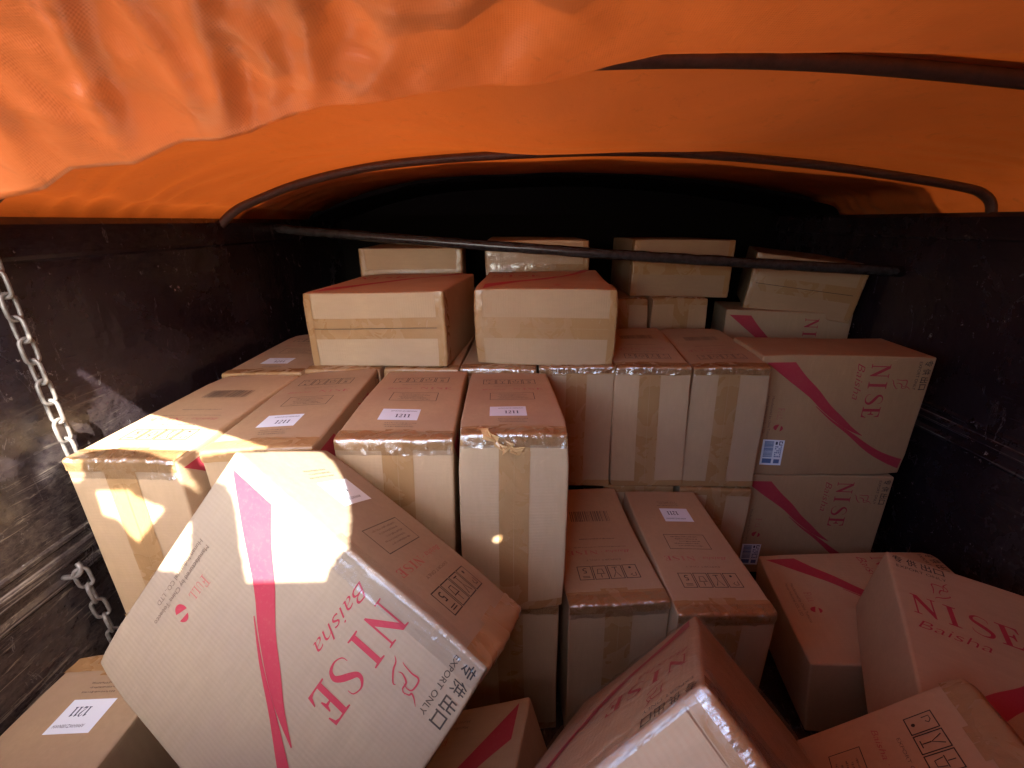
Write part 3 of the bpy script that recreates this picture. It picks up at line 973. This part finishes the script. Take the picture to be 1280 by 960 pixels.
# plastic film on the wrapped cartons
def film_patch(c, us, vs, face, eps, amp, name='plastic_film', seed=0):
    def fn(a, b):
        q = {'v0': (a, 0, b), 'w0': (a, b, 0), 'u1': (c.D[0], a, b), 'u0': (0, a, b)}[face]
        qs = Vector((q[0] * 5, q[1] * 45, q[2] * 14))
        n_ = noise.noise(qs + Vector((seed, 0, 0))) + .35 * noise.noise(qs * 2.3)
        return c.wrap(q, eps + amp * (0.5 + max(-.5, n_)))
    vts, fcs = grid(fn, us, vs)
    link(name, mesh_from(name, vts, fcs), M_FILM, c.root)
c = BOX['M']
film_patch(c, lin(0, c.D[0], 40), lin(0, c.D[2], 20), 'v0', .004, .006)
film_patch(c, lin(0, c.D[0], 40), lin(0, .33, 24), 'w0', .003, .004, seed=4)
c.strip('plastic_film', [(c.D[0] - .07, 0, 0), (c.D[0], 0, 0), (c.D[0], .014, 0)], 2, .004, c.D[2] - .004, M_GLINT, .004, 60, .003, .004)
c.strip('plastic_film', [(c.D[0], .01, .008), (c.D[0], .01, 0.0), (c.D[0] - .02, .01, 0)], 1, .004, .30, M_FILM, .004, 40, .003, .003)
# the two outer flaps of its end, lifted a little where the film has pulled them
for (wa, wb) in ((.006, .125), (.131, .262)):
    vts, fcs = grid(lambda a, b: c.wrap((c.D[0], a, b), .0016 + .004 * abs((b - wa) / (wb - wa) - .5)), lin(.03, .31, 10), lin(wa, wb, 6))
    link('end_flap', mesh_from('end_flap', vts, fcs), M_CARD, c.root)
c = BOX['BIG']
film_patch(c, lin(.24, c.D[0], 60), lin(0.0, .040, 14), 'w0', .0012, .0022)
film_patch(c, lin(.24, c.D[0], 40), lin(0.0, .02, 6), 'v0', .0025, .001)
c = BOX['D2']
film_patch(c, lin(0, c.D[1], 30), lin(.05, c.D[2], 20), 'u0', .002, .003)

# the crumpled flag of torn tape on the middle carton
c = BOX['B4']
TP = [(.212, -.012, .002), (.198, -.002, .006), (.184, .006, .009), (.172, .016, .004), (.163, .030, .008), (.153, .036, .012), (.146, .024, .006), (.136, .030, .010), (.128, .042, .005), (.112, .041, .002)]
def torn(i, b):
    wv, d, h = TP[int(i)]
    z_ = (1 if int(i) % 2 else -1)
    wv += (b - .5) * .012 * z_
    d += (b - .5) * .022
    q = (-d, 0, wv) if d < 0 else (0, d, wv)
    return c.wrap(q, .004 + h * (.35 + .65 * abs(2 * b - 1) if int(i) % 2 else 1 - .6 * abs(2 * b - 1)))
vts, fcs = grid(torn, list(range(len(TP))), lin(0, 1, 5))
link('torn_tape', mesh_from('torn_tape', vts, fcs, smooth=False), M_CRUMPLE, c.root)

# ------------------------------------------------------------------ truck
XL, XR, YR, YF, ZT = -1.06, 1.66, -1.25, 3.02, 1.44
truck = empty('cargo_truck', (0.3, 1.0, -1.15))
tag(truck, 'open cargo truck bed with scuffed black steel side walls and curved brown roof bows', 'truck')
def tpart(name, me, m, parent=None):
    o = link(name, me, m, parent or truck)
    o.matrix_parent_inverse = Matrix.Translation(-Vector(truck.location)) if (parent is None) else Matrix.Identity(4)
    return o
tpart('bed_floor', box_mesh('bed_floor', XL - .04, XR + .04, YR, YF + .05, -0.10, -0.012), M_WALL)

def side_wall(x, sgn):
    # pressed steel panel with two swage ribs and a box rail on top; sgn = direction of the inside
    prof = [(0, -.012), (0, .612), (.007, .622), (.007, .632), (0, .642), (0, .662), (.008, .668), (.008, .690), (.001, .698),
            (0, .712), (.005, .718), (.005, .726), (0, .732), (0, 1.345), (.010, 1.352), (.012, 1.36), (.012, 1.425), (.004, 1.44),
            (-.045, 1.44), (-.045, -.012)]
    ys = lin(YR, YF, 50)
    def fn(y, k):
        dx, z = prof[k]
        dent = 0
        if k < 14 and .05 < z:
            dent = .006 * noise.noise(Vector((1.5, y * 2.2, z * 3))) + .003 * noise.noise(Vector((4, y * 6, z * 6)))
        return Vector((x + sgn * (dx + dent), y, z))
    # refine the broad panel so dents have vertices
    pr = []
    for i in range(len(prof)):
        pr.append(prof[i])
        if i + 1 < len(prof) and prof[i + 1][1] - prof[i][1] > .3:
            for t in lin(.1, .9, 9):
                pr.append((prof[i][0] + (prof[i + 1][0] - prof[i][0]) * t, prof[i][1] + (prof[i + 1][1] - prof[i][1]) * t))
    prof[:] = pr
    def fn2(y, k):
        dx, z = prof[int(k)]
        dent = 0
        if dx >= 0 and .05 < z < 1.34:
            dent = .006 * noise.noise(Vector((1.5 + sgn, y * 2.2, z * 3))) + .003 * noise.noise(Vector((4, y * 6, z * 6)))
        return Vector((x + sgn * (dx + dent), y, z))
    v, f = grid(fn2, ys, list(range(len(prof))), flip=(sgn > 0))
    me = mesh_from('side_wall', v, f, smooth=False)
    return tpart('side_wall', me, M_WALL)
wl = side_wall(XL, 1)
wr = side_wall(XR, -1)
tpart('front_wall', box_mesh('front_wall', XL - .04, XR + .04, YF, YF + .05, -.012, 1.46), M_DARKTARP)

tg = tpart('light_block_tailgate', box_mesh('light_block_tailgate', XL + .01, XR - .01, -.125, -.08, -.012, 1.04), M_WALL)  # unseen tailgate added to block low light from the near cartons
for q in (.12, .55, .99):
    tpart('light_block_rail', box_mesh('light_block_rail', XL + .02, XR - .02, -.152, -.126, q - .035, q + .035), M_WALL)
BOWP = [(-1.075, 1.40), (-1.058, 1.435), (-1.001, 1.48), (-0.923, 1.514), (-0.745, 1.572), (-0.517, 1.618), (-0.295, 1.641), (0.007, 1.656), (0.31, 1.662),
        (0.609, 1.652), (0.999, 1.618), (1.283, 1.581), (1.546, 1.539), (1.623, 1.515), (1.662, 1.476), (1.675, 1.40)]
def bow(y0, y1, dz):
    pts = []
    for (x, z) in catmull(BOWP, 4):
        t = (x - XL) / (XR - XL)
        lift = dz * sstep(0, .16, min(t, 1 - t) + .02)
        pts.append(Vector((x, y0 + (y1 - y0) * t, z + lift - .018)))
    v, f = tube(pts, .018, 12, flat=.8)
    return tpart('roof_bow', mesh_from('roof_bow', v, f), M_BOW)
bow(.95, .95, .045)
bow(1.78, 1.70, 0)
bow(-0.9, -0.9, .05)
bv, bf = tube([Vector((XL, 2.17, 1.399)).lerp(Vector((XR, 2.00, 1.208)), q / 60) - Vector((0, 0, .010 * math.sin(math.pi * q / 60))) for q in range(61)], .022, 8)
for q in range(len(bv)):
    bv[q] += Vector((0, .0, .003 * noise.noise(bv[q] * 30)))
tpart('tie_bar', mesh_from('tie_bar', bv, bf), M_BAR)
# welded hook on the left wall
hk = [Vector((XL - .002, .872, .640)), Vector((XL + .022, .876, .640)), Vector((XL + .034, .880, .646)), Vector((XL + .036, .884, .660)), Vector((XL + .028, .888, .668))]
hv, hf = tube(catmull([tuple(h) for h in hk], 3), .006, 8)
tpart('hook', mesh_from('hook', hv, hf), M_CHAIN)

# ------------------------------------------------------------------ chains on the left wall
def link_mesh():
    pts = []
    a, b = .0105, .0185
    for i in range(20):
        an = 2 * math.pi * i / 20
        x, z = a * math.cos(an) * 1.25, a * math.sin(an) * 1.25
        z += b - .004 if math.sin(an) > 1e-6 else (-(b - .004) if math.sin(an) < -1e-6 else 0)
        pts.append(Vector((x, 0, z)))
    v, f = tube(pts, 0.0043, 7, closed=True)
    return mesh_from('chain_link', v, f)
LINK = link_mesh()
LINK.materials.append(M_CHAIN)
def chain(label, top, bot, n, yaw0):
    root = empty('steel_chain', bot)
    tag(root, label, 'chain', 'chains hanging on the left truck wall')
    for i in range(n):
        t = i / (n - 1)
        p = Vector(top).lerp(Vector(bot), t)
        o = bpy.data.objects.new('chain_link', LINK)
        C.objects.link(o)
        o.parent = root
        o.location = p - Vector(bot)
        d = (Vector(bot) - Vector(top)).normalized()
        q = d.to_track_quat('-Z', 'Y').to_matrix()
        o.rotation_euler = (q @ Matrix.Rotation(yaw0 + (math.pi / 2 if i % 2 else 0) + rnd.uniform(-.15, .15), 3, 'Z')).to_euler()
    return root
chain('long grey steel chain hanging down the upper left wall, its lower links in sunlight', (XL + .020, .952, 1.405), (XL + .033, .962, .885), 12, .9)
chain('short grey steel chain hanging from a welded hook low on the left wall', (XL + .034, .884, .630), (XL + .034, .915, .32), 7, .7)

# ------------------------------------------------------------------ tarpaulin
tarp = empty('tarpaulin', (0.3, 1.0, 1.44))
tag(tarp, 'wrinkled orange tarpaulin stretched over the roof bows and sagging at the near left', 'tarpaulin')
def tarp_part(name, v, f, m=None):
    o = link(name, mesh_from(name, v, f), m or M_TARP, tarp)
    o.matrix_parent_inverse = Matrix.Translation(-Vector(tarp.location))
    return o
PROF = [(-1.135, 0.95), (-1.125, 1.30), (-1.112, 1.40), (-1.09, 1.452), (-1.05, 1.478)] + [(x, z + .006) for x, z in BOWP[2:-2]] + [(1.66, 1.478), (1.695, 1.45), (1.72, 1.40), (1.735, 1.30), (1.745, 0.95)]
PROFC = catmull(PROF, 4)
def prof_at(i):
    return PROFC[i]
def roof(y, i):
    x, z = PROFC[int(i)]
    t = (x - XL) / (XR - XL)
    m = max(0, min(t, 1 - t))
    lift1 = .045 * sstep(0, .16, m + .02)
    by1, by2, by3 = .95, 1.78 - .08 * max(0, min(1, t)), 2.62
    if y <= by2:
        k = (y - by1) / (by2 - by1)
        z += lift1 * (1 - k)
    else:
        k = (y - by2) / (by3 - by2)
    k = max(0, min(1.0, k))
    z += -(.026 * sstep(.02, .25, m) + .060 * sstep(.24, .44, m) * (1 if y < by2 else .2)) * math.sin(math.pi * k)
    # creases that run across and fan out from the ends of the bows
    a = .0045 * sstep(.0, .1, m) * math.sin(math.pi * k)
    z += a * (noise.noise(Vector((x * 1.3, y * 13 + x * 1.2, 3.1))) + .6 * noise.noise(Vector((x * 2.5, y * 27 - x * 2, 8.1))))
    z += .004 * noise.noise(Vector((x * 3, y * 3, 1)))
    e = sstep(.16, .0, m)
    z += .006 * e * math.sin(y * 46 + 6 * noise.noise(Vector((x * 4, y * 5, 2)))) * math.sin(math.pi * k)
    return Vector((x, y, z))
v, f = grid(roof, lin(.93, 2.66, 90), list(range(len(PROFC))))
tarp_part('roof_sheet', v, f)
v, f = grid(lambda y, i: roof(2.62, i) + Vector((0, y - 2.62, -.045)), lin(2.46, YF + .08, 6), list(range(len(PROFC))))
tarp_part('front_cloth', v, f, M_DARKTARP)
# black canvas closing the front end under the last bow
ends = [(x, z) for x, z in PROFC]
v = [Vector((x, 3.095, .90)) for x, z in ends] + [Vector((x, 3.095, z + .05)) for x, z in ends]
n = len(ends)
tarp_part('front_curtain', v, [(i, i + 1, n + i + 1, n + i) for i in range(n - 1)], M_DARKTARP)

# the loose near edge: hangs below the first bow, deepest at the left
ZLOW = [(-1.10, 1.452), (-1.0, 1.455), (-.769, 1.463), (-.692, 1.479), (-.645, 1.505), (-.587, 1.507), (-.552, 1.508), (-.473, 1.538), (-.426, 1.543), (-.373, 1.548), (-.317, 1.569),
        (-.270, 1.581), (-.224, 1.582), (-.166, 1.592), (-.087, 1.599), (.060, 1.606), (.137, 1.627), (.213, 1.640), (.401, 1.640), (.711, 1.637), (1.1, 1.625), (1.45, 1.57), (1.62, 1.51), (1.75, 1.44)]
ZS = 1.69
def zbow1(x):
    t = (x - XL) / (XR - XL)
    m = max(0, min(t, 1 - t))
    return interp(BOWP, x) + .045 * sstep(0, .16, m + .02) + .006
FOLDS = [(-.85, -.86, .018, .012), (-.78, -.785, .016, .014), (-.70, -.715, .014, .012), (-.69, -.645, .019, .018), (-.60, -.600, .016, .008), (-.56, -.47, .020, .021),
         (-.43, -.40, .016, .015), (-.41, -.315, .021, .021), (-.27, -.225, .018, .015), (-.25, -.15, .030, -.016), (-.12, -.02, .035, .010), (.02, .16, .05, .008)]
def drape(s, x):
    zl, zb = interp(ZLOW, x), zbow1(x)
    zs = min(ZS, zb + .02) if x > .5 else ZS
    if s < .35:                       # behind: from over the bow down to the lowest line
        k = s / .35
        y = .97 - (.97 - .75) * k
        z = zb + (zl - zb) * (k ** 1.6)
        nrm = Vector((0, .5, -.8))
        a = .3 * k
    else:                             # towards the viewer: up and back to the near sheet
        k = (s - .35) / .65
        y = .75 - (.75 - .52) * (k ** 1.15)
        z = zl + (zs - zl) * (1 - (1 - k) ** 1.25)
        nrm = Vector((0, -.7, -.7))
        a = math.sin(math.pi * min(1, k * .9 + .1)) * .75 + .25 * (1 - k)
        a *= sstep(1.0, .86, k)
    left = sstep(.35, -.35, x)
    am = (.006 + .016 * left) * a
    wx = x + .10 * noise.noise(Vector((x * 3, k * 2.2, 5))) + .06 * (1 - k if s >= .35 else 0)
    f1 = noise.noise(Vector((wx * 7.5, k * .9, 2.3)))
    f2 = noise.noise(Vector((wx * 17, k * 2.6, 9.1)))
    ridge = 1 - abs(noise.noise(Vector((wx * 6.2, k * 1.5, 14.7)))) * 2.6
    d = am * (1.1 * f1 + .45 * f2 + .55 * max(0, ridge)) + .0035 * left * a * noise.noise(Vector((x * 36 + k * 9, k * 10 - x * 8, 3))) + .0025 * a * abs(noise.noise(Vector((x * 20 - k * 8, k * 14, 6))))
    if s >= .35:
        for xb, xt, wd, am2 in FOLDS:
            kk = min(1.2, k / .8)
            xc = xb + (xt - xb) * kk + .006 * math.sin(k * 7 + xb * 30)
            e = (x - xc) / wd
            if abs(e) < 4:
                # a pinched crease: steep on one side, slack on the other
                d += .62 * am2 * sstep(1.05, .7, k) * (.08 + .92 * sstep(0, .35, k)) * (math.exp(-e * e) - .45 * math.exp(-((e - 1.6) / 1.2) ** 2))
    p = Vector((x, y, z)) + nrm * d
    return p
ss = lin(0, .35, 9)[:-1] + lin(.35, 1, 34)
xs = lin(-1.11, .30, 240) + lin(.31, 1.74, 70)
v, f = grid(drape, ss, xs)
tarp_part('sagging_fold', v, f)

# unseen sheet above and behind the viewer, gaps cut to shape the sun patches
HOLES = [[[-0.8453, 0.4597], [-0.8385, 0.4801], [-0.8244, 0.4744], [-0.7744, 0.4497], [-0.7719, 0.1721], [-0.7566, 0.083], [-0.7719, 0.1174], [-0.796, 0.2266], [-0.7992, 0.2952], [-0.8039, 0.3664], [-0.811, 0.419], [-0.8229, 0.4516], [-0.8357, 0.4582]],
 [[-0.7978, 0.1286], [-0.7889, 0.1417], [-0.7781, 0.0793], [-0.7797, 0.0609]],
 [[-0.7750, 0.4497], [-0.7274, 0.4111], [-0.45, 0.2823], [-0.467, 0.2067], [-0.4689, 0.1465], [-0.4995, 0.1545], [-0.5557, 0.182], [-0.6342, 0.1996], [-0.6816, 0.1893], [-0.7053, 0.1636], [-0.74, 0.1459], [-0.772, 0.17]],
 [[-0.7501, 0.1475], [-0.6731, 0.1499], [-0.6721, 0.104], [-0.6849, 0.0921], [-0.7094, 0.1009], [-0.7501, 0.1216]],
 [[-0.4708, 0.1404], [-0.46, 0.1401], [-0.4316, 0.0938], [-0.4235, 0.0693], [-0.45, 0.0943], [-0.468, 0.1108]],
 [[-0.6431, 0.0705], [-0.5587, 0.0684], [-0.5445, 0.0515], [-0.4763, 0.0204], [-0.5324, -0.0707], [-0.5512, -0.0523], [-0.5827, -0.0074], [-0.6218, 0.0064]],
 [[-0.4594, 0.2917], [-0.2957, 0.2016], [-0.3531, 0.1929], [-0.438, 0.1781], [-0.4726, 0.2111]],
 [[-0.4539, 0.1837], [-0.4394, 0.1857], [-0.4416, 0.1587]],
 [[-0.2542, 0.0807], [0.0096, -0.1515], [-0.0011, -0.156], [-0.0085, -0.1922], [-0.011, -0.217], [-0.143, -0.2139], [-0.1734, -0.149], [-0.2002, -0.0776], [-0.2241, -0.0263], [-0.2445, 0.0021], [-0.2663, 0.0146]],
 [[-0.2483, 0.0748], [-0.1571, 0.1727], [-0.1218, 0.1426], [-0.0772, 0.0757], [-0.031, -0.0193], [-0.0122, -0.0708], [0.0105, -0.1527]],
 [[-0.2861, -0.0815], [-0.2698, -0.1451], [-0.276, -0.1894], [-0.3252, -0.1808], [-0.2971, -0.0755]],
 [[.326 + .010 * math.cos(a * .785), -.062 + .010 * math.sin(a * .785)] for a in range(8)]]
def inside(pl, x, y):
    c_ = False
    j = len(pl) - 1
    for i in range(len(pl)):
        xi, yi = pl[i]
        xj, yj = pl[j]
        if (yi > y) != (yj > y) and x < (xj - xi) * (y - yi) / (yj - yi) + xi:
            c_ = not c_
        j = i
    return c_
FY0, YB = -.24, -2.1
BB = [(min(p[0] for p in h), max(p[0] for p in h), min(p[1] for p in h), max(p[1] for p in h)) for h in HOLES]
def holed(x, y):
    for h, b in zip(HOLES, BB):
        if b[0] <= x <= b[1] and b[2] <= y <= b[3] and inside(h, x, y):
            return True
    return False
def sheet_z(x, y=0.0):
    z = ZS if x < .5 else min(ZS, zbow1(x) + .02)
    return z + .70 * max(0, FY0 - y)  # raised toward the rear to let in more skylight
vv, ff, ids = [], [], {}
def sv(x, y):
    k = (round(x, 4), round(y, 4))
    if k not in ids:
        ids[k] = len(vv)
        z = sheet_z(x, y)
        if x < XL + .08:
            z -= (XL + .08 - x) ** 2 * 4
        vv.append((x, y, z))
    return ids[k]
FX0, FX1, FY0, FY1, ST = -.88, .36, -.24, .51, .005
xs = [-1.11, -1.04, -.97, -.92]
nx, ny = int(round((FX1 - FX0) / ST)), int(round((FY1 - FY0) / ST))
xs2 = [FX0 + i * ST for i in range(nx + 1)]
ys2 = [FY0 + i * ST for i in range(ny + 1)]
for i in range(nx):
    for j in range(ny):
        if holed(xs2[i] + ST / 2, ys2[j] + ST / 2):
            continue
        ff.append((sv(xs2[i], ys2[j]), sv(xs2[i + 1], ys2[j]), sv(xs2[i + 1], ys2[j + 1]), sv(xs2[i], ys2[j + 1])))
def patch(xa, ya):
    for i in range(len(xa) - 1):
        for j in range(len(ya) - 1):
            ff.append((sv(xa[i], ya[j]), sv(xa[i + 1], ya[j]), sv(xa[i + 1], ya[j + 1]), sv(xa[i], ya[j + 1])))
patch([-.905, FX0], [YB, -1.7, -1.3, -.9, -.6, -.4, FY0, .2, FY1, .60])
patch([FX0, -.4, 0, FX1], [YB, -1.7, -1.3, -.9, -.6, -.4, FY0])
patch([FX0, -.4, 0, FX1], [FY1, .60])
patch([FX1, .7, 1.0, 1.3, 1.45, 1.6, 1.74], [YB, -1.7, -1.3, -.9, -.6, -.4, FY0, .2, FY1, .60])
tarp_part('sun_mask_sheet', vv, ff)
# side skirts of the near sheet, over the walls
for x0, x1 in ((-1.11, -1.13), (1.74, 1.76)):
    def skirt(y, k):
        z0 = sheet_z(x0, y) - ((XL + .08 - x0) ** 2 * 4 if x0 < 0 else 0)
        return Vector((x0 + (x1 - x0) * k + .006 * math.sin(y * 14) * k, y, z0 + (.95 - z0) * k))
    # left skirt stops near the first bow, leaving an added opening for skylight
    v, f = grid(skirt, lin(YB if x0 > 0 else .56, .95, 30), lin(0, 1, 10))
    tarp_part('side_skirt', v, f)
# unseen curtain added behind the viewer to keep the right side in shade
YC = -0.45
v, f = grid(lambda x, k: Vector((x, YC + .03 * math.sin(x * 17), sheet_z(x, YC) + (-.2 - sheet_z(x, YC)) * k)), lin(-.13, 1.74, 50), lin(0, 1, 10))
tarp_part('shade_curtain', v, f)

# unseen opaque cloth added over the roof front to stop sun shining through
v, f = grid(lambda y, i: roof(min(y, 2.60), i) + Vector((0, y - min(y, 2.60), .03 + .006 * math.sin(y * 9 + i))), lin(1.92, YF + .1, 14), list(range(len(PROFC))))
tarp_part('sun_block_cloth', v, f, M_DARKTARP)

# ------------------------------------------------------------------ ground outside
gm, gnt, gb = mat('dry_concrete_yard', (0.34, 0.31, 0.27), 0.9, 0.2)
gt = N(gnt, 'ShaderNodeTexCoord').outputs['Object']
gn = noise_tex(gnt, gt, .8, 8, .7)
gnt.links.new(mix(gnt, gn.outputs[0], (0.26, 0.235, 0.205), (0.42, 0.39, 0.34)), gb.inputs['Base Color'])
v, f = grid(lambda x, y: Vector((x, y, -1.2)), lin(-200, 200, 9), lin(-200, 200, 9))
g = link('ground', mesh_from('ground', v, f), gm)
g['kind'] = 'structure'
